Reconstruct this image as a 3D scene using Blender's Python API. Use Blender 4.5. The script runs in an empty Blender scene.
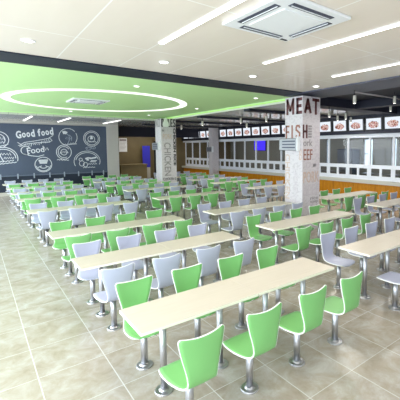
import bpy, bmesh, math, random
from math import pi, sin, cos, radians
from mathutils import Vector, Matrix
random.seed(7)
S = bpy.context.scene
C = S.collection

# ------------------------------------------------------------------ node helpers
class NT:
    def __init__(s, name):
        m = bpy.data.materials.new(name); m.use_nodes = True
        s.m = m; s.t = m.node_tree; s.t.nodes.clear()
        s.out = s.n('ShaderNodeOutputMaterial')
    def n(s, typ, **kw):
        x = s.t.nodes.new(typ)
        for k, v in kw.items(): setattr(x, k, v)
        return x
    def l(s, a, b): s.t.links.new(a, b)
    def val(s, sock, v):
        if isinstance(v, bpy.types.NodeSocket): s.l(v, sock)
        else: sock.default_value = v
    def math(s, op, a, b=0.0, c=None):
        x = s.n('ShaderNodeMath', operation=op)
        s.val(x.inputs[0], a); s.val(x.inputs[1], b)
        if c is not None: s.val(x.inputs[2], c)
        return x.outputs[0]
    def mix(s, f, a, b):
        x = s.n('ShaderNodeMix', data_type='RGBA')
        s.val(x.inputs[0], f); s.val(x.inputs[6], a); s.val(x.inputs[7], b)
        return x.outputs[2]
    def noise(s, scale, detail=4, rough=.5, vec=None, dist=0.0):
        x = s.n('ShaderNodeTexNoise'); x.inputs['Scale'].default_value = scale
        x.inputs['Detail'].default_value = detail; x.inputs['Roughness'].default_value = rough
        x.inputs['Distortion'].default_value = dist
        s.l(vec if vec is not None else s.obj(), x.inputs['Vector'])
        return x.outputs['Fac']
    def obj(s):
        if not hasattr(s, '_o'): s._o = s.n('ShaderNodeTexCoord').outputs['Object']
        return s._o
    def xyz(s):
        x = s.n('ShaderNodeSeparateXYZ'); s.l(s.obj(), x.inputs[0]); return x.outputs
    def mapping(s, scale):
        x = s.n('ShaderNodeMapping'); x.inputs['Scale'].default_value = scale
        s.l(s.obj(), x.inputs[0]); return x.outputs[0]
    def ramp(s, f, stops):
        x = s.n('ShaderNodeValToRGB'); e = x.color_ramp.elements
        while len(e) > 1: e.remove(e[-1])
        e[0].position, e[0].color = stops[0]
        for p_, c_ in stops[1:]:
            k = e.new(p_); k.color = c_
        s.val(x.inputs[0], f); return x.outputs[0]
    def seam(s, coord, step, off, w):
        # 1 on a seam line, 0 elsewhere
        f = s.math('FRACT', s.math('DIVIDE', s.math('SUBTRACT', coord, off), step))
        d = s.math('MINIMUM', f, s.math('SUBTRACT', 1.0, f))
        return s.math('LESS_THAN', d, w / step / 2)
    def principled(s, col, rough=.5, metal=0.0, spec=.5, bump=None, bstr=.2, emit=None, estr=0.0, coat=0.0):
        b = s.n('ShaderNodeBsdfPrincipled')
        s.val(b.inputs['Base Color'], col); s.val(b.inputs['Roughness'], rough)
        s.val(b.inputs['Metallic'], metal); s.val(b.inputs['Specular IOR Level'], spec)
        b.inputs['Coat Weight'].default_value = coat
        if bump is not None:
            k = s.n('ShaderNodeBump'); k.inputs['Strength'].default_value = bstr
            k.inputs['Distance'].default_value = .01
            s.l(bump, k.inputs['Height']); s.l(k.outputs[0], b.inputs['Normal'])
        if emit is not None:
            s.val(b.inputs['Emission Color'], emit); b.inputs['Emission Strength'].default_value = estr
        s.l(b.outputs[0], s.out.inputs[0]); return s.m

def rgb(r, g, b):  # sRGB 0..255 -> linear
    f = lambda c: (c/255/12.92) if c/255 <= .04045 else ((c/255+.055)/1.055)**2.4
    return (f(r), f(g), f(b), 1)

def plain(name, col, rough=.5, metal=0.0, spec=.5, vary=.06, scale=8, coat=0.0):
    t = NT(name)
    f = t.noise(scale, 3)
    a = tuple(c*(1-vary) for c in col[:3])+(1,); b = tuple(min(1, c*(1+vary)) for c in col[:3])+(1,)
    return t.principled(t.mix(f, a, b), rough, metal, spec, coat=coat)

def emitter(name, col, strength):
    t = NT(name)
    e = t.n('ShaderNodeEmission'); e.inputs[0].default_value = col; e.inputs[1].default_value = strength
    t.l(e.outputs[0], t.out.inputs[0]); return t.m

M = {}
# chairs / tables
def chair_laminate(name, col):
    t = NT(name)
    f = t.noise(3, 3, .6)
    a = tuple(c*.94 for c in col[:3])+(1,); b = tuple(min(1, c*1.05) for c in col[:3])+(1,)
    return t.principled(t.mix(f, a, b), .36, 0, .5, t.noise(140, 2), .04)
M['green'] = chair_laminate('green_laminate', rgb(124, 188, 112))
M['grey'] = chair_laminate('pale_grey_laminate', rgb(180, 184, 204))
M['edge'] = plain('white_edge_band', rgb(240, 242, 236), .4)
t = NT('brushed_steel')
f = t.noise(30, 4, .6, t.mapping((1, 1, .08)))
M['steel'] = t.principled(t.mix(f, (.44, .44, .46, 1), (.60, .60, .62, 1)), t.math('MULTIPLY_ADD', f, .15, .28), 1.0)
t = NT('cream_table_laminate')
f = t.noise(14, 5, .6, t.mapping((.25, 3, 3)), .4)
M['top'] = t.principled(t.mix(f, rgb(196, 186, 168), rgb(211, 202, 187)), .34, 0, .45)
M['top_edge'] = plain('cream_edge_band', rgb(244, 240, 222), .4)
# floor tiles
t = NT('stone_floor_tiles')
x, y, z = t.xyz()
g = t.math('MAXIMUM', t.seam(x, .608, .406, .009), t.seam(y, .608, 1.97, .006))
ix = t.math('FLOOR', t.math('DIVIDE', t.math('SUBTRACT', x, .406), .608))
iy = t.math('FLOOR', t.math('DIVIDE', t.math('SUBTRACT', y, 1.97), .608))
cb = t.n('ShaderNodeCombineXYZ'); t.l(ix, cb.inputs[0]); t.l(iy, cb.inputs[1])
wn = t.n('ShaderNodeTexWhiteNoise', noise_dimensions='2D'); t.l(cb.outputs[0], wn.inputs['Vector'])
vm = t.n('ShaderNodeVectorMath', operation='MULTIPLY_ADD')
t.l(wn.outputs['Color'], vm.inputs[0]); vm.inputs[1].default_value = (7, 7, 7); t.l(t.obj(), vm.inputs[2])
n1 = t.noise(4.0, 9, .68, vm.outputs[0], .5)
n2 = t.noise(14, 6, .65, vm.outputs[0], .4)
base = t.ramp(n1, [(.30, rgb(138, 126, 106)), (.45, rgb(160, 151, 135)), (.56, rgb(174, 168, 157)), (.70, rgb(195, 192, 187))])
base = t.mix(t.math('MULTIPLY', n2, .5), base, rgb(172, 162, 148))
tint = t.math('MULTIPLY', wn.outputs['Value'], .12)
base = t.mix(tint, base, rgb(164, 154, 130))
col = t.mix(g, base, rgb(204, 201, 194))
M['floor'] = t.principled(col, t.math('MULTIPLY_ADD', n2, .10, .20), 0, .7, t.math('SUBTRACT', 1.0, g), .12)
# ceilings
t = NT('beige_ceiling_panels')
x, y, z = t.xyz()
g = t.math('MAXIMUM', t.seam(x, .93, 1.12, .016), t.seam(y, 1.87, 3.05, .016))
f = t.noise(5, 4, .6, t.mapping((1, .2, 1)))
c = t.mix(f, rgb(234, 222, 209), rgb(240, 230, 218))
M['beige'] = t.principled(t.mix(g, c, rgb(252, 249, 244)), .22, 0, .6)
M['limeceil'] = plain('lime_ceiling_paint', rgb(200, 238, 170), .45, vary=.03)
M['limeedge'] = emitter('lime_cove_glow', rgb(176, 236, 128), 1.0)
M['navy'] = plain('navy_painted_metal', rgb(28, 36, 52), .5, 0, .35)
M['navydark'] = plain('dark_navy_ceiling_paint', rgb(30, 32, 48), .5, 0, .4)
M['navymid'] = plain('slate_navy_panel', rgb(66, 70, 88), .38, 0, .5)
t = NT('grey_metal_ceiling')
x, y, z = t.xyz()
g = t.seam(x, .3, 0.0, .012)
M['greyceil'] = t.principled(t.mix(g, rgb(212, 210, 204), rgb(150, 148, 144)), .13, .1, .9)
M['white'] = plain('white_painted_metal', rgb(236, 238, 240), .4, vary=.02)
M['offwhite'] = plain('off_white_wall_paint', rgb(198, 194, 187), .7, vary=.04)
M['darkwall'] = plain('dark_olive_wood_wall', rgb(112, 98, 66), .5, vary=.25, scale=2)
M['counterolive'] = plain('olive_counter_front', rgb(140, 124, 86), .5, vary=.12, scale=3)
M['black'] = plain('black_plastic', rgb(22, 22, 26), .4)
M['slot'] = plain('dark_louvre', rgb(60, 66, 84), .4)
M['light'] = emitter('white_light_diffuser', (1, .98, .95, 1), 4)
M['spot_on'] = emitter('downlight_lens', (1, .97, .92, 1), 5)
M['ringlight'] = emitter('white_cove_ring_glow', (.97, 1, .93, 1), 1.25)
# chalkboard
t = NT('slate_chalkboard')
f = t.noise(1.4, 6, .65, None, .5)
M['chalkboard'] = t.principled(t.mix(f, rgb(74, 84, 102), rgb(90, 100, 118)), .6, 0, .3)
M['chalk'] = plain('white_chalk', rgb(228, 232, 236), .8, vary=.1, scale=20)
M['chalkdim'] = plain('faint_chalk', rgb(160, 170, 184), .8, vary=.1, scale=20)
M['railgrey'] = plain('slate_rail', rgb(100, 112, 130), .5)
M['wainscot'] = plain('dark_navy_wainscot', rgb(34, 44, 62), .5, vary=.08)
# right wall
t = NT('orange_wood_panel')
f = t.noise(7, 6, .65, t.mapping((1, 3.5, .35)), .8)
x, y, z = t.xyz()
g = t.seam(y, 1.04, .55, .012)
c = t.ramp(f, [(.3, rgb(184, 112, 10)), (.5, rgb(206, 134, 18)), (.7, rgb(220, 152, 34))])
M['wood'] = t.principled(t.mix(g, c, rgb(110, 66, 10)), .4, 0, .3)
M['ledge'] = plain('pale_stone_ledge', rgb(196, 192, 180), .3, vary=.06, scale=30)
M['frame'] = plain('white_window_frame', rgb(232, 235, 242), .4, vary=.02)
t = NT('clear_window_glass')
tr = t.n('ShaderNodeBsdfTransparent'); tr.inputs[0].default_value = (.86, .89, .92, 1)
gl = t.n('ShaderNodeBsdfGlossy'); gl.inputs['Roughness'].default_value = .02
fr = t.n('ShaderNodeFresnel'); fr.inputs[0].default_value = 1.45
mx = t.n('ShaderNodeMixShader'); geo = t.n('ShaderNodeNewGeometry')
t.l(t.math('MULTIPLY', t.math('MULTIPLY', fr.outputs[0], .7), t.math('SUBTRACT', 1.0, geo.outputs['Backfacing'])), mx.inputs[0]); t.l(tr.outputs[0], mx.inputs[1]); t.l(gl.outputs[0], mx.inputs[2])
t.l(mx.outputs[0], t.out.inputs[0]); M['glass'] = t.m
M['kitchenwall'] = plain('kitchen_wall_tile', rgb(136, 134, 124), .4, vary=.05)
M['kitchenfloor'] = plain('kitchen_floor', rgb(110, 108, 104), .5)
M['stainless'] = plain('kitchen_stainless', rgb(150, 152, 156), .3, .9)
M['bluescreen'] = emitter('blue_violet_screen', rgb(70, 50, 225), 1.6)
M['bluebanner'] = plain('blue_banner_print', rgb(52, 50, 190), .6, vary=.05)
M['boxgrey'] = plain('silver_grey_casing', rgb(150, 152, 156), .4, .3)
# pillar wrap
t = NT('pale_grey_pillar_wrap')
f = t.noise(11, 3, .6, t.mapping((1, 1, 1.8)))
f2 = t.noise(3, 3)
c = t.mix(t.math('GREATER_THAN', f, .56), rgb(210, 203, 206), rgb(194, 186, 190))
M['pillar'] = t.principled(t.mix(t.math('MULTIPLY', f2, .4), c, rgb(212, 207, 208)), .45, 0, .4)
M['maroon'] = plain('maroon_lettering', rgb(92, 44, 46), .5)
M['rust'] = plain('rust_brown_lettering', rgb(150, 100, 84), .5)
M['tan'] = plain('faded_tan_lettering', rgb(204, 180, 166), .5)
M['faint'] = plain('faint_mauve_lettering', rgb(203, 194, 199), .5)
M['charcoal'] = plain('charcoal_lettering', rgb(62, 58, 60), .5)
M['midgrey'] = plain('grey_lettering', rgb(150, 144, 144), .5)
# menu screens
def menu_mat():
    t = NT('backlit_menu_photo')
    oi = t.n('ShaderNodeObjectInfo')
    cb = t.n('ShaderNodeCombineXYZ'); t.l(t.math('MULTIPLY', oi.outputs['Random'], 37.0), cb.inputs[0]); t.l(t.math('MULTIPLY', oi.outputs['Random'], 91.0), cb.inputs[2])
    va = t.n('ShaderNodeVectorMath', operation='ADD'); t.l(t.obj(), va.inputs[0]); t.l(cb.outputs[0], va.inputs[1])
    n = t.noise(13, 3, .6, va.outputs[0], .6)
    food = t.ramp(n, [(.36, rgb(50, 80, 50)), (.43, rgb(150, 40, 44)), (.49, rgb(226, 190, 170)), (.54, rgb(240, 240, 240)), (.60, rgb(190, 70, 60)), (.66, rgb(90, 50, 50)), (.72, rgb(240, 240, 240))])
    x, y, z = t.xyz()
    # dish lies in a band low in the picture, sky-white above
    r = t.math('ADD', t.math('POWER', t.math('DIVIDE', y, .27), 2.0), t.math('POWER', t.math('DIVIDE', t.math('SUBTRACT', z, -.03), .16), 2.0))
    inside = t.math('LESS_THAN', t.math('ADD', r, t.math('MULTIPLY', n, .8)), 1.1)
    col = t.mix(inside, (.84, .90, 1, 1), food)
    e = t.n('ShaderNodeEmission'); t.l(col, e.inputs[0]); e.inputs[1].default_value = .95
    t.l(e.outputs[0], t.out.inputs[0]); return t.m
M['menu'] = menu_mat()

# ------------------------------------------------------------------ mesh helpers
def box(bm, x0, x1, y0, y1, z0, z1, bev=0.0):
    b2 = bmesh.new()
    bmesh.ops.create_cube(b2, size=1)
    for v in b2.verts:
        v.co = ((x0+x1)/2+v.co.x*(x1-x0), (y0+y1)/2+v.co.y*(y1-y0), (z0+z1)/2+v.co.z*(z1-z0))
    if bev: bmesh.ops.bevel(b2, geom=b2.edges[:], offset=bev, segments=2, profile=.6, affect='EDGES')
    merge(bm, b2)
def merge(bm, b2):
    vm = {v: bm.verts.new(v.co) for v in b2.verts}
    for f in b2.faces:
        try: bm.faces.new([vm[v] for v in f.verts]).smooth = f.smooth
        except ValueError: pass
    b2.free()
def tube(bm, p0, p1, r0, r1=None, seg=16, caps=True):
    r1 = r0 if r1 is None else r1
    p0, p1 = Vector(p0), Vector(p1); d = (p1-p0).normalized()
    a = d.orthogonal().normalized(); b = d.cross(a)
    A = [bm.verts.new(p0+(a*cos(2*pi*i/seg)+b*sin(2*pi*i/seg))*r0) for i in range(seg)]
    B = [bm.verts.new(p1+(a*cos(2*pi*i/seg)+b*sin(2*pi*i/seg))*r1) for i in range(seg)]
    for i in range(seg):
        bm.faces.new((A[i], A[(i+1) % seg], B[(i+1) % seg], B[i])).smooth = True
    if caps: bm.faces.new(A[::-1]); bm.faces.new(B)
def lathe(bm, prof, seg=20, origin=(0, 0, 0)):
    o = Vector(origin); rings = []
    for r, z in prof:
        rings.append([bm.verts.new(o+Vector((r*cos(2*pi*i/seg), r*sin(2*pi*i/seg), z))) for i in range(seg)])
    for k in range(len(rings)-1):
        for i in range(seg):
            bm.faces.new((rings[k][i], rings[k][(i+1) % seg], rings[k+1][(i+1) % seg], rings[k+1][i]))
    bm.faces.new(rings[0][::-1]); bm.faces.new(rings[-1])
def obj(name, bm, mat, parent=None, loc=None, rot=None):
    bmesh.ops.recalc_face_normals(bm, faces=bm.faces[:])
    me = bpy.data.meshes.new(name); bm.to_mesh(me); bm.free()
    for m in (mat if isinstance(mat, (list, tuple)) else [mat]): me.materials.append(m)
    o = bpy.data.objects.new(name, me); C.objects.link(o)
    if parent: o.parent = parent
    if loc: o.location = loc
    if rot: o.rotation_euler = rot
    return o
def bxo(name, dims, mat, parent=None, bev=0.0):
    bm = bmesh.new(); box(bm, *dims, bev); return obj(name, bm, mat, parent)
def empty(name, loc=(0, 0, 0), rz=0):
    o = bpy.data.objects.new(name, None); C.objects.link(o)
    o.location = loc; o.rotation_euler = (0, 0, rz); o.empty_display_size = .1; return o
def tag(o, label=None, cat=None, group=None, kind=None):
    if label: o['label'] = label
    if cat: o['category'] = cat
    if group: o['group'] = group
    if kind: o['kind'] = kind
    return o
def struct(o, label=None, cat=None): return tag(o, label, cat, None, 'structure')
def copy_tree(o, parent=None):
    c = o.copy(); C.objects.link(c)
    if parent: c.parent = parent
    for ch in list(KIDS.get(o.name, [])): copy_tree(ch, c)
    return c
KIDS = {}
def index(o):
    KIDS[o.name] = list(o.children)
    for ch in o.children: index(ch)

# ------------------------------------------------------------------ room shell
ZC = 3.6
XL, XR, YB = -1.6, 12.65, -2.6
YW = 19.9          # chalkboard wall
YF = 24.0          # far back wall
struct(bxo('floor', (XL-.2, 17.2, YB-.2, YF+.2, -.12, 0), M['floor']), 'beige stone tiled floor with pale grout lines across the whole hall', 'floor')
# beige ceiling
struct(bxo('ceiling', (XL, 6.65, YB, 6.22, ZC, ZC+.12), M['beige']), 'beige panelled ceiling over the nearest tables', 'ceiling')
# lime ceiling with white ring
bm = bmesh.new(); box(bm, XL, 7.12, 6.9, 16.0, ZC, ZC+.12)
gc = struct(obj('ceiling', bm, M['limeceil']), 'lime green ceiling panel with a white ring beyond the black band', 'ceiling')
bm = bmesh.new(); seg = 96
cx, cy = 3.24, 11.32; ro, ri = 2.55, 2.33
R = [[bm.verts.new((cx+r*cos(2*pi*i/seg), cy+r*sin(2*pi*i/seg), z)) for i in range(seg)] for r, z in ((ri, ZC-.002), (ro, ZC-.002), (ro, ZC-.02), (ri, ZC-.02))]
for i in range(seg):
    j = (i+1) % seg
    for k in range(4): bm.faces.new((R[k][i], R[k][j], R[(k+1) % 4][j], R[(k+1) % 4][i]))
ring = obj('light_ring', bm, M['ringlight'])
tag(ring, 'big white glowing ring set into the lime green ceiling', 'ceiling light')
bm = bmesh.new(); box(bm, 7.12, 7.22, 6.9, 16.0, ZC-.03, ZC+.1); box(bm, XL, 7.12, 16.0, 16.06, ZC-.03, ZC+.1)
struct(obj('trim_1', bm, M['limeceil']), 'lime rim along the outer edge of the green ceiling', 'trim')
tag(bxo('cove_light', (7.12, 7.22, 6.95, 16.0, ZC-.045, ZC-.031), M['limeedge']), 'thin bright lime cove strip along right edge of green ceiling', 'ceiling light')
struct(bxo('trim_2', (XL, 6.65, 6.22, 6.9, ZC-.02, ZC+.12), M['navy']), 'dark navy band between the beige and lime green ceilings', 'trim')
# right hand zone
struct(bxo('trim_3', (6.65, 7.75, YB, 6.9, ZC-.03, ZC+.12), M['navymid']), 'slate navy ceiling band along the right edge of the beige ceiling', 'trim')
struct(bxo('ceiling', (7.75, XR, YB, 7.5, ZC+.1, ZC+.22), M['navydark']), 'dark navy ceiling in front of the serving counter', 'ceiling')
bm = bmesh.new(); box(bm, 7.262, XR, 7.5, YF, 3.5, 3.62); box(bm, XL, 7.262, 16.07, YF, 3.5, 3.62); box(bm, 7.262, 7.75, 6.9, 7.5, 3.5, 3.62)
struct(obj('ceiling', bm, M['greyceil']), 'shiny grey metal strip ceiling at the back and right of the hall', 'ceiling')
for i, (y0, y1, z0) in enumerate(((6.9, 7.45, 3.44), (9.2, 9.5, 3.42), (12.4, 12.65, 3.42), (15.2, 15.45, 3.42), (18.2, 18.45, 3.42))):
    struct(bxo('trim_%d' % (4+i), (7.3 if i else 7.75, XR-.16, y0, y1, z0, 3.5 if i else 3.7), M['navydark']), 'dark beam %s across the ceiling of the serving side' % ('nearest the camera', 'second from the camera', 'third from the camera', 'fourth from the camera', 'farthest from the camera')[i], 'beam')
struct(bxo('trim_9', (9.9, 10.25, YB, 6.9, 3.45, 3.7), M['navydark']), 'dark lengthwise beam before the menu screens', 'beam')
# left wall (daylight windows), back wall
bm = bmesh.new()
ws = [(-2.0 + i*3.3, -2.0 + i*3.3 + 2.7) for i in range(7)]
box(bm, XL-.2, XL, YB, YF, 0, .35); box(bm, XL-.2, XL, YB, YF, 3.1, 3.75)
prev = YB
for a, b in ws: box(bm, XL-.2, XL, prev, a, .35, 3.1); prev = b
box(bm, XL-.2, XL, prev, YF, .35, 3.1)
struct(obj('wall_left', bm, M['offwhite']), 'off white window wall along the left aisle', 'wall')
for i, (a, b) in enumerate(ws):
    w = empty('window_%d' % (i+1), (XL-.1, (a+b)/2, .35)); h = (b-a)/2
    struct(w, 'tall aisle window %s from the camera' % ('first', 'second', 'third', 'fourth', 'fifth', 'sixth', 'seventh')[i], 'window')
    bm = bmesh.new()
    for y in (-h, -.03, h-.06): box(bm, -.03, .03, y, y+.06, 0, 2.75)
    for z in (0, 2.69): box(bm, -.03, .03, -h, h, z, z+.06)
    obj('window_frame', bm, M['frame'], w)
    bxo('pane', (-.004, .004, -h+.06, h-.06, .06, 2.69), M['glass'], w)
bm = bmesh.new()
bws = [(-1.2, 2.2), (3.2, 6.6), (7.6, 11.0)]  # unseen openings added behind the camera for fill light
box(bm, XL-.2, 17.2, YB-.2, YB, 0, .9); box(bm, XL-.2, 17.2, YB-.2, YB, 3.0, 3.75); prev = XL-.2
for a, b in bws: box(bm, prev, a, YB-.2, YB, .9, 3.0); prev = b
box(bm, prev, 17.2, YB-.2, YB, .9, 3.0)
struct(obj('wall_back', bm, M['offwhite']), 'off white wall behind the camera', 'wall')
for i, (a, b) in enumerate(bws):
    w = empty('window_%d' % (40+i), ((a+b)/2, YB-.1, .9)); h = (b-a)/2
    struct(w, 'wide window in the wall behind the camera, %s from the aisle' % ('first', 'second', 'third')[i], 'window')
    bm = bmesh.new()
    for x in (-h, -.03, h-.06): box(bm, x, x+.06, -.03, .03, 0, 2.1)
    for z in (0, 2.04): box(bm, -h, h, -.03, .03, z, z+.06)
    obj('window_frame', bm, M['frame'], w)
    bxo('pane', (-h+.06, h-.06, -.004, .004, .06, 2.04), M['glass'], w)
# chalkboard wall
struct(bxo('wall_front', (XL, 5.85, YW+.03, YW+.3, 0, 3.6), M['offwhite']), 'plain wall carrying the chalkboard mural', 'wall')
struct(bxo('trim_10', (XL, 5.83, YW-.02, YW+.03, 0.0, .9), M['wainscot']), 'dark navy wainscot under the chalkboard', 'trim')
bm = bmesh.new(); box(bm, XL, 5.83, YW-.06, YW+.03, .9, .95)
struct(obj('trim_11', bm, M['railgrey']), 'thin pale rail between chalkboard and wainscot', 'trim')
struct(bxo('baseboard_front', (XL, 5.83, YW-.035, YW-.02, 0, .16), M['ledge']), 'pale baseboard below the navy wainscot', 'baseboard')
struct(bxo('pillar', (5.84, 6.45, YW-.1, YW+.5, 0, 3.5), M['offwhite']), 'plain pale pillar at the right end of the chalkboard', 'pillar')
# room behind
struct(bxo('wall_far', (5.0, 17.2, YF, YF+.2, 0, 3.75), M['darkwall']), 'dark olive wall at the very back of the hall', 'wall')
struct(bxo('wall_side', (6.2, 6.4, YW+.5, YF, 0, 3.6), M['darkwall']), 'dark side wall behind the chalkboard end', 'wall')
struct(bxo('trim_12', (6.45, 12.5, 21.3, 21.7, 2.9, 3.5), M['navydark']), 'black beam across the dark back bay', 'beam')

# ------------------------------------------------------------------ lettering
def place(o, face):
    ax = {'L': ((0, -1, 0), (0, 0, 1), (-1, 0, 0)), 'F': ((1, 0, 0), (0, 0, 1), (0, -1, 0))}[face]
    return Matrix((ax[0], ax[1], ax[2])).transposed()
def text(name, s, face, pos, w, h, mat, parent, turn=0, bold=.004, label=None):
    cu = bpy.data.curves.new(name, 'FONT'); cu.body = s; cu.align_x = 'CENTER'; cu.align_y = 'CENTER'
    cu.offset = bold; cu.extrude = .004; cu.size = 1; cu.resolution_u = 3
    cu.materials.append(mat)
    tmp = bpy.data.objects.new(name, cu); C.objects.link(tmp)
    bpy.context.view_layer.update()
    me = bpy.data.meshes.new_from_object(tmp.evaluated_get(bpy.context.evaluated_depsgraph_get()))
    bpy.data.objects.remove(tmp)
    xs = [v.co.x for v in me.vertices]; ys = [v.co.y for v in me.vertices]
    sx, sy = w/(max(xs)-min(xs)), h/(max(ys)-min(ys)); mx_, my_ = (max(xs)+min(xs))/2, (max(ys)+min(ys))/2
    rot = place(None, face) @ Matrix.Rotation(turn, 3, 'Z')
    for v in me.vertices:
        v.co = rot @ Vector(((v.co.x-mx_)*sx, (v.co.y-my_)*sy, v.co.z)) + Vector(pos)
    me.name = name
    if not me.materials: me.materials.append(mat)
    o = bpy.data.objects.new(name, me); C.objects.link(o); o.parent = parent
    if label: o['label'] = label
    return o

# ------------------------------------------------------------------ word pillars
def pillar(x, y, wx, wy, label):
    r = empty('pillar', (x, y, 0)); struct(r, label, 'pillar')
    bxo('pillar_core', (0, wx, 0, wy, 0, 3.52), M['pillar'], r, .006)
    return r
E1 = -.003
p1 = pillar(6.68, 6.23, .68, .64, 'square pillar wrapped in food words, MEAT at its top')
GLYPH = {'M': [[(0, 0), (0, 1)], [(0, 1), (.5, .2)], [(.5, .2), (1, 1)], [(1, 1), (1, 0)]], 'E': [[(0, 0), (0, 1)], [(0, 1), (1, 1)], [(0, .5), (.85, .5)], [(0, 0), (1, 0)]],
    'A': [[(0, 0), (.5, 1)], [(.5, 1), (1, 0)], [(.2, .33), (.8, .33)]], 'T': [[(.5, 0), (.5, 1)], [(0, 1), (1, 1)]], 'F': [[(0, 0), (0, 1)], [(0, 1), (1, 1)], [(0, .5), (.85, .5)]],
    'L': [[(0, 0), (0, 1)], [(0, 0), (1, 0)]], 'N': [[(0, 0), (0, 1)], [(0, 1), (1, 0)], [(1, 0), (1, 1)]], 'O': [[(0, 0), (0, 1)], [(0, 1), (1, 1)], [(1, 1), (1, 0)], [(1, 0), (0, 0)]],
    'I': [[(.5, 0), (.5, 1)]], 'S': [[(1, .85), (.8, 1), (.2, 1), (0, .85), (0, .65), (1, .38), (1, .15), (.8, 0), (.2, 0), (0, .15)]], 'H': [[(0, 0), (0, 1)], [(1, 0), (1, 1)], [(0, .5), (1, .5)]]}
def block(name, ch, face, pos, w, h, st, mat, parent, label=None):
    """one heavy block capital, its strokes as thin bars on the pillar face"""
    bm = bmesh.new(); rot = place(None, face)
    for ln in GLYPH[ch]:
        P_ = [((a-.5)*(w-st), (b-.5)*(h-st)) for a, b in ln]
        for q, ((ax_, ay_), (bx_, by_)) in enumerate(zip(P_, P_[1:])):
            d = Vector((bx_-ax_, by_-ay_)).normalized(); n_ = Vector((-d.y, d.x))*st/2; e = d*st/2*(1 if abs(d.x) < .05 or abs(d.y) < .05 else .4)
            a0, b0 = Vector((ax_, ay_))-e, Vector((bx_, by_))+e
            zt = .004+.0004*q
            lo = [bm.verts.new(Vector((v.x, v.y, 0))) for v in (a0+n_, b0+n_, b0-n_, a0-n_)]
            hi = [bm.verts.new(Vector((v.x, v.y, zt))) for v in (a0+n_, b0+n_, b0-n_, a0-n_)]
            bm.faces.new(hi); bm.faces.new(lo[::-1])
            for k in range(4): bm.faces.new((lo[k], lo[(k+1) % 4], hi[(k+1) % 4], hi[k]))
    for v in bm.verts: v.co = rot @ v.co + Vector(pos)
    o = obj(name, bm, mat, parent)
    if label: o['label'] = label
block('lettering', 'M', 'L', (E1, .44, 3.27), .29, .42, .075, M['maroon'], p1, 'maroon letter M beginning the word MEAT')
block('lettering', 'E', 'L', (E1, .12, 3.27), .20, .42, .08, M['maroon'], p1)
block('lettering', 'A', 'F', (.19, E1, 3.27), .29, .42, .08, M['maroon'], p1)
block('lettering', 'T', 'F', (.50, E1, 3.27), .27, .42, .08, M['maroon'], p1)
block('lettering', 'F', 'L', (E1, .54, 2.61), .14, .35, .05, M['rust'], p1, 'rust brown letter F beginning the word FISH')
block('lettering', 'I', 'L', (E1, .37, 2.61), .06, .35, .05, M['rust'], p1)
block('lettering', 'S', 'L', (E1, .16, 2.61), .17, .35, .05, M['rust'], p1)
block('lettering', 'H', 'F', (.09, E1, 2.61), .18, .35, .055, M['maroon'], p1)
for k in range(5): text('lettering', 'FRESH', 'F', (.28, E1, 2.75-.068*k), .13, .045, M['midgrey'], p1, bold=.02)
text('lettering', 'p', 'L', (E1, .07, 2.28), .10, .2, M['faint'], p1)
text('lettering', 'ork', 'F', (.20, E1, 2.32), .34, .18, M['midgrey'], p1)
text('lettering', 'B', 'L', (E1, .06, 2.01), .09, .28, M['tan'], p1)
text('lettering', 'EEF', 'F', (.21, E1, 2.01), .34, .28, M['rust'], p1)
text('lettering', 'PORK', 'F', (.34, E1, 1.42), .60, .29, M['tan'], p1)
text('lettering', 'BEEF', 'F', (.34, E1, 1.08), .62, .29, M['faint'], p1)
text('lettering', 'CHICKEN', 'L', (E1, .54, 1.42), 1.2, .17, M['tan'], p1, -pi/2, label='tan word CHICKEN reading downwards')
text('lettering', 'CHICKEN', 'L', (E1, .24, 1.35), .9, .15, M['faint'], p1, -pi/2)
text('lettering', 'DUCK', 'F', (.56, E1, 2.30), .9, .2, M['faint'], p1, -pi/2)
text('lettering', 'LAMB', 'F', (.40, E1, 1.74), .5, .16, M['faint'], p1)
for k, (s_, z) in enumerate((('rice', .85), ('soup', .74), ('fresh', .62), ('bread', .5))): text('lettering', s_, 'F', (.46, E1, z), .3, .08, M['midgrey'], p1)
text('lettering', 'FISH', 'L', (E1, .33, .72), .5, .2, M['faint'], p1)
text('lettering', 'MEAT', 'L', (E1, .33, .4), .5, .25, M['faint'], p1)

p2 = pillar(6.68, 14.75, .72, .62, 'farther square pillar wrapped in food words, NOODLES at its top')
block('lettering', 'N', 'L', (E1, .46, 3.33), .2, .36, .05, M['midgrey'], p2)
block('lettering', 'O', 'L', (E1, .20, 3.33), .2, .36, .05, M['midgrey'], p2)
block('lettering', 'O', 'F', (.07, E1, 3.33), .12, .36, .05, M['charcoal'], p2)
block('lettering', 'L', 'F', (.38, E1, 3.33), .11, .36, .05, M['charcoal'], p2, 'dark block letter L near the end of NOODLES')
block('lettering', 'E', 'F', (.51, E1, 3.33), .11, .36, .05, M['charcoal'], p2)
block('lettering', 'S', 'F', (.64, E1, 3.33), .12, .36, .045, M['charcoal'], p2)
bm = bmesh.new(); lathe(bm, [(.02, 0), (.13, .01), (.15, .09), (.13, .20), (.08, .29), (.05, .38), (.02, .42)], 16)
for v in bm.verts: v.co.y *= .12
obj('white_pear_emblem', bm, M['edge'], p2, (.22, -.026, 3.14))
text('lettering', 'N', 'F', (.10, E1, 2.98), .08, .1, M['charcoal'], p2)
text('lettering', 'PORK', 'F', (.30, E1, 2.72), .44, .22, M['tan'], p2)
text('lettering', 'CHICKEN', 'F', (.29, E1, 1.70), 1.5, .32, M['midgrey'], p2, -pi/2, bold=.015)
text('lettering', 'CHICKEN RICE', 'F', (.64, E1, 2.25), 1.7, .12, M['charcoal'], p2, -pi/2, bold=.05)
text('lettering', 'VEGETABLES', 'L', (E1, .36, 1.7), 1.8, .2, M['faint'], p2, -pi/2)
text('lettering', 'CHICKEN S', 'F', (.36, E1, .80), .62, .12, M['charcoal'], p2)
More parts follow.
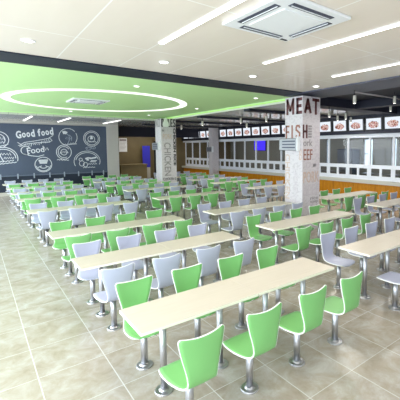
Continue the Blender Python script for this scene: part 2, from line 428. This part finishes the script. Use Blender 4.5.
p3 = empty('pillar', (12.0, 18.95, 0)); struct(p3, 'slim pale pillar in front of the serving windows', 'pillar')
bxo('pillar_core', (0, .5, 0, .4, 0, 3.5), M['pillar'], p3, .006)
text('lettering', 'RICE', 'L', (E1, .2, 2.8), .34, .2, M['faint'], p3)

def wall_box(loc, label):
    r = empty('wall_mounted_box', loc); tag(r, label, 'wall unit', 'silver boxes on the pillars')
    bxo('housing', (-.10, 0, -.33, .33, -.16, .16), M['boxgrey'], r, .02)
    bm = bmesh.new()
    for z in (-.085, -.005, .075): box(bm, -.110, -.098, -.27, .2, z-.012, z+.022, .004)
    obj('louvre', bm, M['slot'], r)
    bxo('bracket', (-.11, .02, -.36, -.33, -.18, .2), M['white'], r, .006)
    return r
wall_box((6.67, 6.66, 2.28), 'silver louvred box mounted on left face of the MEAT pillar')
wall_box((6.67, 15.2, 2.28), 'silver louvred box mounted on left face of the NOODLES pillar')
wall_box((11.99, 19.15, 2.1), 'silver louvred box on the slim pillar by the serving windows')

# ------------------------------------------------------------------ chalk mural
board = bxo('chalkboard', (XL+.01, 5.83, YW-.012, YW+.029, .951, 3.38), M['chalkboard'])
tag(board, 'big slate chalkboard mural lettered Good food on the far wall', 'chalkboard')
YC = YW-.016
def strokes(name, lines, w, mat=None, parent=board):
    """flat chalk ribbons following polylines given in wall (x, z) metres"""
    bm = bmesh.new()
    for pts in lines:
        pts = [Vector((a, 0, b)) for a, b in pts]; L_, R_ = [], []
        for i, p_ in enumerate(pts):
            d = (pts[min(i+1, len(pts)-1)]-pts[max(i-1, 0)]).normalized(); n = Vector((-d.z, 0, d.x))*w/2
            L_.append((bm.verts.new(p_+n), bm.verts.new(p_+n+Vector((0, -.004, 0))))); R_.append((bm.verts.new(p_-n), bm.verts.new(p_-n+Vector((0, -.004, 0)))))
        for i in range(len(pts)-1):
            bm.faces.new((L_[i][1], L_[i+1][1], R_[i+1][1], R_[i][1]))
            bm.faces.new((L_[i][0], L_[i+1][0], L_[i+1][1], L_[i][1])); bm.faces.new((R_[i][1], R_[i+1][1], R_[i+1][0], R_[i][0]))
    return obj(name, bm, mat or M['chalk'], parent, (0, YC, 0))
def arc(cx, cz, rx, rz, a0=0, a1=360, n=36, tilt=0.0):
    o = []
    for i in range(n+1):
        a = radians(a0+(a1-a0)*i/n); x, z = rx*cos(a), rz*sin(a)
        o.append((cx+x*cos(tilt)-z*sin(tilt), cz+x*sin(tilt)+z*cos(tilt)))
    return o
def squig(x0, x1, z, amp, n, slope=0.0):
    return [(x0+(x1-x0)*i/n, z+slope*(x1-x0)*i/n+amp*(1 if i % 2 else -1)*random.uniform(.4, 1)) for i in range(n+1)]
def disc(cx, cz, rx, rz): return [[(cx-rx+2*rx*i/8, cz) for i in range(9)]]
gx = 1.72
for i, ch in enumerate('Good food'):
    if ch == ' ': gx += .10; continue
    big = ch in 'Gdf'
    w = {'G': .23, 'o': .165, 'd': .17, 'f': .14}[ch]
    h = .36 if big else .235
    zb = 2.69+(gx-1.7)*.145+random.uniform(-.015, .015)
    o = text('lettering', ch, 'F', (gx+w/2, YC, zb+h/2), w*.94, h, M['chalk'], board, radians(7+random.uniform(-5, 5)), bold=.035)
    gx += w+.015
strokes('chalk_banner', [[(1.85, 2.36), (2.05, 2.50), (2.5, 2.58), (3.05, 2.70), (3.28, 2.86)], [(1.85, 2.30), (2.1, 2.42), (2.6, 2.50), (3.1, 2.52), (3.22, 2.60), (3.1, 2.74)],
    squig(2.05, 2.35, 2.36, .09, 7, .1), squig(2.42, 2.70, 2.42, .08, 7, .1), squig(2.74, 3.12, 2.52, .12, 8, .2), [(1.78, 2.5), (1.95, 2.38), (1.8, 2.36)]], .028)
text('lettering', 'Food', 'F', (2.50, YC, 2.14), .72, .30, M['chalk'], board, radians(8), bold=.01)
strokes('chalk_swash', [arc(2.1, 2.12, .2, .2, 20, 320), [(1.98, 1.96), (2.3, 1.86), (2.6, 1.82), (2.85, 1.9)], squig(2.8, 3.05, 2.2, .1, 4)], .032)
# half round badge at the left frame edge
strokes('chalk_badge', [arc(1.02, 2.62, .42, .38, -60, 120), arc(1.0, 2.62, .3, .27, -40, 110), squig(.8, 1.28, 2.66, .1, 10), squig(.8, 1.25, 2.50, .06, 8), [(.7, 2.30), (1.1, 2.32), (1.42, 2.42)]], .03)
# half round badge, lower left
strokes('chalk_badge', [arc(1.2, 1.75, .56, .52, -15, 140), arc(1.2, 1.75, .48, .43, 0, 130), [(1.02, 2.02), (1.2, 1.62)], squig(1.08, 1.5, 1.95, .06, 8), squig(1.22, 1.6, 1.78, .07, 9), squig(1.05, 1.6, 1.60, .03, 9, .1), squig(1.05, 1.7, 1.50, .02, 9, .1)], .032)
# chef hat in a ring
strokes('chalk_badge', [arc(2.80, 1.42, .36, .36), arc(2.80, 1.42, .31, .31, 190, 350)], .03)
strokes('chef_hat_drawing', [[(2.64, 1.50), (2.96, 1.50)], [(2.62, 1.56), (2.98, 1.57)], [(2.60, 1.62), (3.0, 1.63)]], .08)
strokes('chalk_smile', [arc(2.8, 1.36, .16, .12, 190, 350), [(2.56, 1.28), (2.72, 1.36)], [(3.04, 1.28), (2.88, 1.36)]], .035)
# bird badge, arc around
strokes('chalk_badge', [arc(3.95, 2.78, .42, .44, 40, 250), arc(3.95, 2.78, .42, .44, -35, 30), squig(3.75, 4.3, 2.40, .05, 9, .15), [(3.8, 2.36), (4.1, 2.42), (4.35, 2.44)]], .026)
strokes('bird_drawing', [[(3.70, 3.04), (3.82, 3.05), (3.92, 3.0)], [(3.72, 2.97), (3.80, 2.98), (3.88, 2.96)]], .085)
strokes('chalk_feathers', [[(3.86, 2.98), (4.0, 2.84), (4.0, 2.62), (3.92, 2.45)], [(4.0, 2.9), (4.12, 2.78), (4.1, 2.6)], squig(3.82, 4.1, 2.72, .08, 7)], .026, M['chalkdim'])
# middle round badge
strokes('chalk_badge', [arc(3.73, 2.02, .34, .36), arc(3.73, 2.02, .26, .28, 30, 300), arc(3.73, 2.02, .14, .15), squig(3.55, 3.92, 2.02, .1, 8), squig(3.4, 3.95, 1.64, .03, 9, -.06)], .03)
# upper right round badge
strokes('chalk_badge', [arc(5.08, 2.72, .40, .40), arc(5.08, 2.72, .33, .33), arc(5.06, 2.70, .17, .16), squig(4.86, 5.3, 2.56, .05, 8)], .028)
strokes('chalk_dish', [[(5.0, 2.72), (5.14, 2.74)], [(5.02, 2.80), (5.12, 2.80)]], .09)
strokes('chalk_swash', [squig(4.75, 5.2, 2.24, .06, 9, .05), arc(4.9, 2.2, .12, .08), arc(5.15, 2.24, .1, .07)], .026, M['chalkdim'])
# dome badge, lower right
strokes('chalk_badge', [arc(4.82, 1.52, .64, .54, -20, 205), arc(4.82, 1.52, .56, .46, 10, 170), arc(4.55, 1.42, .12, .14), arc(4.72, 1.35, .1, .12), arc(4.50, 1.62, .08, .08), squig(4.85, 5.3, 1.38, .04, 8), squig(4.6, 5.2, 1.2, .03, 9)], .028)
strokes('fish_drawing', [[(4.72, 1.66), (4.86, 1.70), (5.0, 1.68)], [(4.95, 1.66), (5.28, 1.72)], [(4.78, 1.60), (4.9, 1.60)]], .08)
strokes('chalk_fins', [[(5.0, 1.55), (5.3, 1.55)], [(4.95, 1.5), (5.25, 1.48)]], .04)
# rail clips under the board
for i, x in enumerate((.4, 1.05, 1.72, 2.38, 3.05, 3.7, 4.36, 5.02, 5.6)):
    struct(bxo('trim_13', (x-.025, x+.025, YW-.1, YW-.06, .78, 1.02), M['chalkdim']), 'small pale clip on the rail under the chalkboard', 'trim')

# ------------------------------------------------------------------ right wall: panel, ledge, serving windows, kitchen
struct(bxo('wall_right', (XR, XR+.2, YB, YF, .12, .72), M['wood']), 'orange brown wood panel below the serving windows', 'wall')
struct(bxo('baseboard_right', (XR-.02, XR+.2, YB, YF, 0, .12), M['white']), 'white baseboard under the wood panel', 'baseboard')
struct(bxo('trim_14', (XR-.18, XR+.25, YB, YF, .72, .86), M['ledge'], None, .01), 'pale stone serving ledge above the wood panel', 'ledge')
struct(bxo('trim_15', (XR-.04, XR+.2, YB, YF, 2.62, 2.73), M['frame']), 'pale header above the serving windows', 'trim')
struct(bxo('trim_16', (XR-.15, XR+.2, YB, YF, 2.73, 3.70), M['navydark']), 'dark navy fascia holding the row of menu screens', 'trim')
def serving_window():
    r = empty('window_8')
    bm = bmesh.new(); h = .52
    box(bm, 0, .08, -h, -h+.035, .86, 2.62, .005); box(bm, 0, .08, h-.035, h, .86, 2.62, .005)
    box(bm, 0, .08, -h, h, 1.38, 1.48, .005); box(bm, 0, .08, -h, h, .86, .98, .005); box(bm, 0, .08, -h, h, 2.58, 2.62)
    obj('window_frame', bm, M['frame'], r)
    bm = bmesh.new()
    for a in (-h+.035, 0.0):
        b = a+h-.035
        for y in (a, b-.05): box(bm, -.012, .03, y, y+.05, .98, 1.38)
        for z in (.98, 1.33): box(bm, -.012, .03, a, b, z, z+.05)
    obj('lower_sash', bm, M['frame'], r)
    bxo('pane', (.036, .042, -h+.035, h-.035, 1.48, 2.58), M['glass'], r)
    bxo('lower_pane', (.036, .042, -h+.035, h-.035, .98, 1.38), M['glass'], r)
    return r
w0 = serving_window(); index(w0)
n = 0
for k in range(18):
    y = 23.2-k*1.04
    w = w0 if k == 0 else copy_tree(w0)
    w.name = 'window_%d' % (8+k); w.location = (XR, y, 0)
    struct(w, 'serving window bay %d counted from the far end of the right wall' % (k+1), 'window')
struct(bxo('wall_right_end', (XR, XR+.2, YB, 23.2-17*1.04-.52, .86, 2.62), M['offwhite']), 'plain wall beyond the nearest serving window', 'wall')
# kitchen behind
bm = bmesh.new()
kw = [(10.72, 11.3), (9.35, 9.65), (13.6, 13.9), (6.4, 7.0)]
kw = sorted(kw); prev = YB
box(bm, 17.0, 17.2, YB, YF, 0, 1.0); box(bm, 17.0, 17.2, YB, YF, 2.65, 3.75)
for a, b in kw: box(bm, 17.0, 17.2, prev, a, 1.0, 2.65); prev = b
box(bm, 17.0, 17.2, prev, YF, 1.0, 2.65)
struct(obj('wall_kitchen', bm, M['kitchenwall']), 'grey kitchen wall seen through the serving windows', 'wall')
struct(bxo('ceiling', (XR+.2, 17.2, YB, YF, 3.3, 3.4), M['offwhite']), 'kitchen ceiling behind the serving windows', 'ceiling')
for i, (a, b) in enumerate(kw):
    w = empty('window_%d' % (30+i), (17.1, (a+b)/2, 1.0)); struct(w, 'bright kitchen window %s seen through the serving glass' % ('nearest the camera', 'second', 'third', 'farthest')[i], 'window')
    bm = bmesh.new(); h = (b-a)/2
    for y in (-h, h-.05): box(bm, -.03, .03, y, y+.05, 0, 1.65)
    for z in (0, .8, 1.6): box(bm, -.03, .03, -h, h, z, z+.05)
    obj('window_frame', bm, M['frame'], w); bxo('pane', (-.003, .003, -h+.05, h-.05, .05, 1.6), M['glass'], w)
for i, (y0, y1) in enumerate(((5.2, 7.6), (8.2, 10.4), (11.6, 14.2), (15.0, 18.0))):
    kc = empty('kitchen_counter', (15.6, (y0+y1)/2, 0)); h = (y1-y0)/2
    tag(kc, 'steel kitchen counter behind the glass, %s from the camera' % ('first', 'second', 'third', 'fourth')[i], 'counter', 'kitchen counters')
    bxo('worktop', (-.35, .35, -h, h, .86, .9), M['stainless'], kc, .005)
    bxo('shelf', (-.32, .32, -h+.05, h-.05, .25, .28), M['stainless'], kc)
    for sx in (-.3, .3):
        for sy in (-h+.06, h-.06):
            bm = bmesh.new(); tube(bm, (sx, sy, 0), (sx, sy, .86), .02, seg=10); obj('leg', bm, M['stainless'], kc)
for i, y in enumerate((7.3, 12.0, 15.4)):
    fr_ = empty('kitchen_cabinet', (16.6, y, 0)); tag(fr_, 'tall dark kitchen cupboard behind the glass, %s from the camera' % ('first', 'second', 'third')[i], 'cupboard', 'kitchen cupboards')
    bxo('body', (-.3, .38, -.5, .5, .0, 2.1), M['slot'], fr_, .01)
    bxo('door', (-.33, -.3, -.49, -.005, .05, 2.05), M['stainless'], fr_, .004); bxo('door', (-.33, -.3, .005, .49, .05, 2.05), M['stainless'], fr_, .004)
tv = empty('wall_screen', (14.6, 17.35, 2.35)); tag(tv, 'glowing blue violet screen seen through the serving windows', 'screen')
bxo('casing', (0, .06, -.58, .58, -.36, .36), M['black'], tv, .01); bxo('display', (-.006, 0, -.55, .55, -.33, .33), M['bluescreen'], tv)
bm = bmesh.new(); tube(bm, (.03, 0, .36), (.03, 0, .95), .02, seg=10); obj('hanger', bm, M['steel'], tv)

# menu screens on the fascia
ms = empty('menu_screen')
bxo('casing', (0, .07, -.385, .385, -.26, .26), M['black'], ms, .008)
disp = bxo('display', (-.004, 0, -.32, .32, -.215, .215), M['menu'], ms)
index(ms)
ords = ['first', 'second', 'third', 'fourth', 'fifth', 'sixth', 'seventh', 'eighth', 'ninth', 'tenth', 'eleventh', 'twelfth', 'thirteenth', 'fourteenth', 'fifteenth', 'sixteenth', 'seventeenth', 'eighteenth', 'nineteenth', 'twentieth', 'twenty-first', 'twenty-second', 'twenty-third', 'twenty-fourth']
ys = [6.2+.81*i for i in range(22)]
ys = [y for y in ys if not 18.5 < y < 19.8]
for i, y in enumerate(ys):
    o = ms if i == 0 else copy_tree(ms)
    o.location = (XR-.22, y, 3.11); o.rotation_euler = (0, radians(-4), 0)
    tag(o, 'backlit menu screen on the dark fascia, %s counted from the right' % ords[i], 'menu screen', 'menu screens above the serving windows')

# back bay: notice board, banner, counter, dark door
nb = empty('notice_board', (8.1, YF-.0, 2.42)); tag(nb, 'white notice board hung on the dark back wall', 'notice board')
bxo('board', (-.27, .27, -.03, 0, -.46, .46), M['white'], nb, .006)
bm = bmesh.new()
for k in range(6): box(bm, -.2, .2-.04*(k % 3), -.034, -.03, .18-.09*k, .2-.09*k)
obj('printed_lines', bm, M['midgrey'], nb)
bm = bmesh.new(); box(bm, -.22, .22, -.036, -.03, .26, .40); obj('header_strip', bm, M['midgrey'], nb)
bb = empty('roll_up_banner', (9.6, YF-.3, 0)); tag(bb, 'deep blue upright banner standing before the dark back wall', 'banner')
bxo('banner_sheet', (-.27, .27, -.006, .006, .86, 2.36), M['bluebanner'], bb)
bxo('base', (-.3, .3, -.12, .12, 0, .10), M['stainless'], bb, .02)
bxo('plinth', (-.26, .26, -.02, .10, .10, .86), M['ledge'], bb, .01)
bm = bmesh.new(); tube(bm, (0, .02, .1), (0, .02, 2.38), .012, seg=8); obj('pole', bm, M['steel'], bb)
ct = empty('reception_counter', (8.5, 23.0, 0)); tag(ct, 'olive fronted counter along the dark back wall', 'counter')
bxo('front_panel', (-1.0, .72, -.3, .3, 0, 1.1), M['counterolive'], ct, .01); bxo('counter_top', (-1.04, .76, -.34, .34, 1.1, 1.15), M['counterolive'], ct, .01)
dr = empty('door_1', (10.7, YF-.02, 0)); struct(dr, 'dark doorway at the back beside the blue banner', 'door')
bxo('door_leaf', (-.45, .45, -.02, .0, 0, 2.7), M['black'], dr); 
bm = bmesh.new()
for x in (-.52, .45): box(bm, x, x+.07, -.05, 0, 0, 2.78)
box(bm, -.52, .52, -.05, 0, 2.7, 2.78); obj('door_frame', bm, M['darkwall'], dr)

# ------------------------------------------------------------------ ceiling fittings
def strip(x, y0, y1, z, label, w=.028):
    r = empty('strip_light', (x, (y0+y1)/2, z)); h = (y1-y0)/2
    tag(r, label, 'ceiling light', 'linear ceiling lights')
    bxo('housing', (-w-.012, w+.012, -h-.012, h+.012, -.012, .0), M['white'], r)
    bxo('diffuser', (-w, w, -h, h, -.018, -.012), M['light'], r)
for x, l in ((2.06, 'leftmost'), (3.875, 'middle'), (5.66, 'rightmost')): strip(x, 1.6, 4.48, ZC, '%s of the three long white strip lights in the beige ceiling' % l)
i = 0
for x, a in ((2.0, 'leftmost'), (3.4, 'middle'), (5.5, 'rightmost')):
    strip(x, 16.5, 19.2, 3.5, '%s short white strip light in the grey ceiling before the chalkboard' % a, .03)
def downlight(x, y, z, label, d=.075):
    r = empty('downlight', (x, y, z)); tag(r, label, 'downlight', 'round recessed downlights')
    bm = bmesh.new(); lathe(bm, [(d, 0), (d, -.008), (d-.02, -.012), (d-.02, -.004)], 24); obj('rim', bm, M['white'], r)
    bm = bmesh.new(); lathe(bm, [(d-.021, -.004), (d-.021, -.010)], 24); obj('lens', bm, M['spot_on'], r)
for x, l in ((.66, 'leftmost'), (2.54, 'second from left'), (4.40, 'third from left'), (6.26, 'rightmost')):
    downlight(x, 5.43, ZC, '%s round downlight in the beige ceiling before the dark band' % l, .085)
for x, y, l in ((3.01, 7.88, 'in front of the white ring'), (6.38, 7.74, 'near the front right corner'), (3.02, 14.56, 'behind the white ring'), (5.99, 14.4, 'near the back right corner'), (6.38, 11.05, 'right of the white ring'), (.4, 14.5, 'near the back left corner')):
    downlight(x, y, ZC, 'round downlight in the lime green ceiling %s' % l)
def cassette(x, y, s, z, label, rz=0.0):
    r = empty('air_conditioner', (x, y, z), rz); tag(r, label, 'air conditioner', 'ceiling cassette air conditioners'); h = s/2
    bxo('panel', (-h, h, -h, h, -.035, 0), M['white'], r, .012)
    bxo('grille', (-h*.56, h*.56, -h*.56, h*.56, -.045, -.034), M['white'], r, .005)
    for k in range(4):
        bm = bmesh.new(); box(bm, -h*.60, h*.60, h*.70, h*.86, -.040, -.034)
        o = obj('louvre', bm, M['slot'], r); o.rotation_euler = (0, 0, k*pi/2)
        bm = bmesh.new(); box(bm, -h*.56, h*.56, h*.745, h*.765, -.046, -.039); f_ = obj('flap', bm, M['white'], o)
    bxo('sensor', (h*.72, h*.92, h*.86, h*.93, -.041, -.034), M['black'], r)
    return r
cassette(2.76, 2.84, 1.0, ZC-.001, 'white square cassette air conditioner in the beige ceiling')
cassette(2.78, 11.15, .98, ZC-.001, 'white square cassette air conditioner inside the white ring on the green ceiling')
SPOTS = []
def spot(x, y, z, label):
    r = empty('ceiling_spotlight', (x, y, z)); tag(r, label, 'spotlight', 'hanging cylinder spotlights')
    bm = bmesh.new(); tube(bm, (0, 0, -.12), (0, 0, 0), .010, seg=8); obj('stem', bm, M['black'], r)
    bm = bmesh.new(); lathe(bm, [(.036, -.31), (.040, -.305), (.040, -.125), (.032, -.12)], 16); obj('shade', bm, M['ledge'], r)
    bm = bmesh.new(); lathe(bm, [(.03, -.314), (.03, -.311)], 12); obj('lens', bm, M['spot_on'], r)
    SPOTS.append((x, y, z-.33))
sp = [(7.35, 5.15, 3.57), (9.1, 5.1, 3.7), (8.7, 7.0, 3.44), (9.8, 7.2, 3.44), (11.0, 6.3, 3.7), (10.8, 8.3, 3.5), (11.9, 8.5, 3.5), (8.2, 9.38, 3.42), (8.6, 11.4, 3.5), (7.5, 12.55, 3.42), (9.8, 12.55, 3.42), (8.0, 15.35, 3.42)]
for i, (x, y, z) in enumerate(sp): spot(x, y, z, 'small white cylinder spotlight under the dark ceiling, %s from the camera' % ords[i])
bm = bmesh.new(); tube(bm, (7.35, 5.15, 3.53), (9.9, 5.1, 3.53), .02, seg=8)
tag(obj('light_track', bm, M['midgrey']), 'thin grey track pipe joining hanging spotlights at top right', 'light track')

# ------------------------------------------------------------------ chairs
PROF = [  # forward y, z, half width
    (.212, .400, .080), (.209, .403, .120), (.194, .410, .156), (.165, .416, .182), (.115, .418, .195), (.055, .416, .197),
    (-.01, .412, .190), (-.07, .409, .176), (-.12, .409, .160), (-.163, .415, .144), (-.193, .430, .132), (-.212, .455, .126),
    (-.225, .49, .127), (-.232, .54, .134), (-.236, .60, .148), (-.237, .66, .164), (-.237, .72, .179), (-.236, .775, .191), (-.235, .818, .197), (-.234, .830, .190), (-.2335, .836, .178)]
def shell_grid(nu=10):
    G = []
    n = len(PROF)
    for k, (y, z, w) in enumerate(PROF):
        row = []
        for i in range(nu+1):
            u = -1+2*i/nu
            back = max(0, min(1, (z-.44)/.2))
            yy = y + back*.022*u*u          # backrest curves gently around the sitter
            zz = z + (0 if back > 0 else .006*(u*u))
            if k >= n-5: zz -= .020*(1-u*u)*min(1, (k-(n-5))/3)   # dipped top edge
            if k < 3: yy -= .020*u*u*(3-k)/3
            row.append(Vector((w*u, yy, zz)))
        G.append(row)
    return G
def chair_proto(name, mat):
    r = empty(name)
    G = shell_grid(); nv, nu = len(G), len(G[0]); T = .006
    N = []
    for k in range(nv):
        row = []
        for i in range(nu):
            du = G[k][min(i+1, nu-1)]-G[k][max(i-1, 0)]; dv = G[min(k+1, nv-1)][i]-G[max(k-1, 0)][i]
            row.append(du.cross(dv).normalized()*-1)
        N.append(row)
    bm = bmesh.new()
    A = [[bm.verts.new(G[k][i]+N[k][i]*T) for i in range(nu)] for k in range(nv)]
    B = [[bm.verts.new(G[k][i]-N[k][i]*T) for i in range(nu)] for k in range(nv)]
    for k in range(nv-1):
        for i in range(nu-1):
            bm.faces.new((A[k][i], A[k][i+1], A[k+1][i+1], A[k+1][i])).smooth = True
            bm.faces.new((B[k][i], B[k+1][i], B[k+1][i+1], B[k][i+1])).smooth = True
    loop = [(0, i) for i in range(nu)]+[(k, nu-1) for k in range(1, nv)]+[(nv-1, i) for i in range(nu-2, -1, -1)]+[(k, 0) for k in range(nv-2, 0, -1)]
    for j in range(len(loop)):
        a, b = loop[j], loop[(j+1) % len(loop)]
        bm.faces.new((A[a[0]][a[1]], B[a[0]][a[1]], B[b[0]][b[1]], A[b[0]][b[1]]))
    obj('seat_shell', bm, mat, r)
    bm = bmesh.new(); rings = []
    m = len(loop)
    for j, (k, i) in enumerate(loop):
        p_ = G[k][i]; nn = N[k][i]
        a, b = loop[j-1], loop[(j+1) % m]
        tg = (G[b[0]][b[1]]-G[a[0]][a[1]]).normalized(); o = tg.cross(nn).normalized()
        c_ = G[min(max(k, 3), nv-4)][nu//2]
        if o.dot(p_-c_) < 0: o = -o
        rings.append([bm.verts.new(p_+o*.002+nn*T*.9), bm.verts.new(p_+o*.002-nn*T*.9), bm.verts.new(p_-o*.0025-nn*(T+.0008)), bm.verts.new(p_-o*.0025+nn*(T+.0008))])
    for j in range(m):
        a, b = rings[j], rings[(j+1) % m]
        for q in range(4): bm.faces.new((a[q], a[(q+1) % 4], b[(q+1) % 4], b[q]))
    obj('edge_band', bm, M['edge'], r)
    bm = bmesh.new(); tube(bm, (0, 0, .012), (0, 0, .392), .0345, seg=18); obj('pole', bm, M['steel'], r)
    bm = bmesh.new(); lathe(bm, [(.084, 0), (.084, .008), (.080, .013), (.050, .016), (.039, .028), (.035, .030)], 24); obj('base_flange', bm, M['steel'], r)
    bm = bmesh.new(); box(bm, -.09, .09, -.08, .10, .388, .401, .003); obj('seat_bracket', bm, M['black'], r)
    index(r)
    return r
PG, PW = chair_proto('canteen_chair', M['green']), chair_proto('canteen_chair', M['grey'])
first = {id(PG): True, id(PW): True}

# ------------------------------------------------------------------ tables
L, W, H = 2.4, .52, .75
def table_proto():
    r = empty('canteen_table')
    for s in (0, 1):
        x0, x1 = s*L/2+(.0015 if s else 0), L/2+s*L/2-(0 if s else .0015)
        bm = bmesh.new(); box(bm, x0, x1, -W/2, W/2, H-.030, H, .004)
        b = obj('top_board', bm, M['top'], r)
        bm = bmesh.new()
        for y in (-W/2-.0015, W/2-.0005): box(bm, x0+.003, x1-.003, y, y+.002, H-.027, H-.003)
        if s: box(bm, x1-.0005, x1+.0015, -W/2+.003, W/2-.003, H-.027, H-.003)
        else: box(bm, x0-.0015, x0+.0005, -W/2+.003, W/2-.003, H-.027, H-.003)
        obj('edge_band', bm, M['top_edge'], b)
    for k in range(4):
        x = .295+.61*k
        bm = bmesh.new(); tube(bm, (x, 0, .012), (x, 0, H-.030), .031, seg=18); lg = obj('leg', bm, M['steel'], r)
        bm = bmesh.new(); lathe(bm, [(.084, 0), (.084, .008), (.080, .013), (.048, .016), (.036, .028), (.0315, .03)], 24, (x, 0, 0)); obj('base_flange', bm, M['steel'], lg)
        bm = bmesh.new(); box(bm, x-.06, x+.06, -.16, .16, H-.038, H-.031); obj('top_bracket', bm, M['black'], lg)
    index(r)
    return r
T0 = table_proto(); tfirst = True
COLS = [('left', .978, [2.875, 4.777, 6.68, 9.5, 11.85, 13.7, 15.5, 17.4]),
        ('middle', 4.13, [2.875, 4.777, 6.70, 9.6, 12.1, 14.15, 16.0, 17.85]),
        ('right', 7.80, [None, 4.84, 6.50, 9.85, 12.25, 14.15, 16.0, 17.85])]
for col, x0, rows in COLS:
    seen = -1
    for idx, yc in enumerate(rows):
        if yc is None: continue
        seen += 1
        t = T0 if tfirst else copy_tree(T0); tfirst = False
        t.location = (x0, yc, 0)
        rowname = 'nearest' if seen == 0 else ('farthest' if idx == len(rows)-1 else ords[seen])
        tag(t, 'long cream canteen table on steel posts, %s from the camera in the %s column' % ('nearest' if seen == 0 else rowname, col) if seen and rowname != 'farthest' else 'long cream canteen table on steel posts, %s one in the %s column' % (rowname, col), 'table', 'long canteen tables')
        green = (idx % 2 == 0) if col != 'middle' else (idx % 2 == 1)
        P = PG if green else PW
        cn = 'green' if green else 'pale grey'
        for side in (-1, 1):
            for k in range(4):
                c = P if first[id(P)] else copy_tree(P); first[id(P)] = False
                c.location = (x0+.30+.617*k, yc+side*.47, 0)
                c.rotation_euler = (0, 0, 0 if side < 0 else pi)
                sd = 'near' if side < 0 else 'far'
                tag(c, '%s moulded chair, %s from left on %s side of %s %s-column table' % (cn, ords[k], sd, rowname, col), 'chair', 'green canteen chairs' if green else 'pale grey canteen chairs')

# ------------------------------------------------------------------ light
wd = bpy.data.worlds.new('day_sky'); S.world = wd; wd.use_nodes = True
nt = wd.node_tree; nt.nodes.clear()
bg = nt.nodes.new('ShaderNodeBackground'); bg.inputs[0].default_value = (.86, .94, 1, 1); bg.inputs[1].default_value = 2.2
ow = nt.nodes.new('ShaderNodeOutputWorld'); nt.links.new(bg.outputs[0], ow.inputs[0])
def area(name, loc, rot, sx, sy, e, col=(1, 1, 1)):
    l = bpy.data.lights.new(name, 'AREA'); l.shape = 'RECTANGLE'; l.size = sx; l.size_y = sy; l.energy = e; l.color = col
    o = bpy.data.objects.new(name, l); C.objects.link(o); o.location = loc; o.rotation_euler = rot
    return o
for a, b in ws:
    area('window_daylight', (XL-.28, (a+b)/2, 1.75), (0, radians(-90+32), 0), 2.6, b-a, 188, (.87, .94, 1))
for x, y, z in SPOTS: area('spotlight_beam', (x, y, z), (0, 0, 0), .06, .06, 13, (1, .96, .9))
for a, b in bws:
    area('window_daylight', ((a+b)/2, YB-.28, 1.95), (radians(90), 0, 0), b-a, 2.0, 20, (.95, .98, 1))  # fill lamps added behind the camera to even out the light
area('kitchen_ceiling_light', (14.8, 13, 3.25), (0, 0, 0), 1.2, 19, 200, (1, .97, .92))  # unseen lamp added along the kitchen so the panes aren't black
area('back_bay_light', (9.2, 22.3, 3.45), (0, 0, 0), 3, .3, 60, (1, .95, .86))  # no fitting here, lamp added to lift the black back bay
for x in (2.06, 3.875, 5.66):
    area('strip_lamp', (x, 3.04, ZC-.03), (0, 0, 0), .1, 2.8, 22, (1, .94, .87))

# ------------------------------------------------------------------ camera
f, yaw, pit, roll, Hc, ccx, ccy = 350.371, .676, .073, -.005, 2.202, 251.569, 173.201
F = Vector((sin(yaw)*cos(pit), cos(yaw)*cos(pit), -sin(pit)))
Rv = Vector((cos(yaw), -sin(yaw), 0)); U = Rv.cross(F)
Rr = Rv*cos(roll)+U*sin(roll); Ur = -Rv*sin(roll)+U*cos(roll)
cd = bpy.data.cameras.new('camera'); cam = bpy.data.objects.new('camera', cd); C.objects.link(cam)
m = Matrix((Rr, Ur, -F)).transposed().to_4x4(); m.translation = (0, 0, Hc); cam.matrix_world = m
cd.sensor_width = 36; cd.sensor_fit = 'HORIZONTAL'; cd.lens = f/400*36
cd.shift_x = (200-ccx)/400; cd.shift_y = (ccy-200)/400
cd.clip_end = 200
S.camera = cam
S.view_settings.view_transform = 'Standard'; S.view_settings.look = 'None'
S.view_settings.exposure = 0.12; S.view_settings.gamma = 1
S.view_settings.use_curve_mapping = False
S.cycles.max_bounces = 10; S.cycles.diffuse_bounces = 5; S.cycles.glossy_bounces = 4; S.cycles.transparent_max_bounces = 12
S.cycles.sample_clamp_indirect = 6
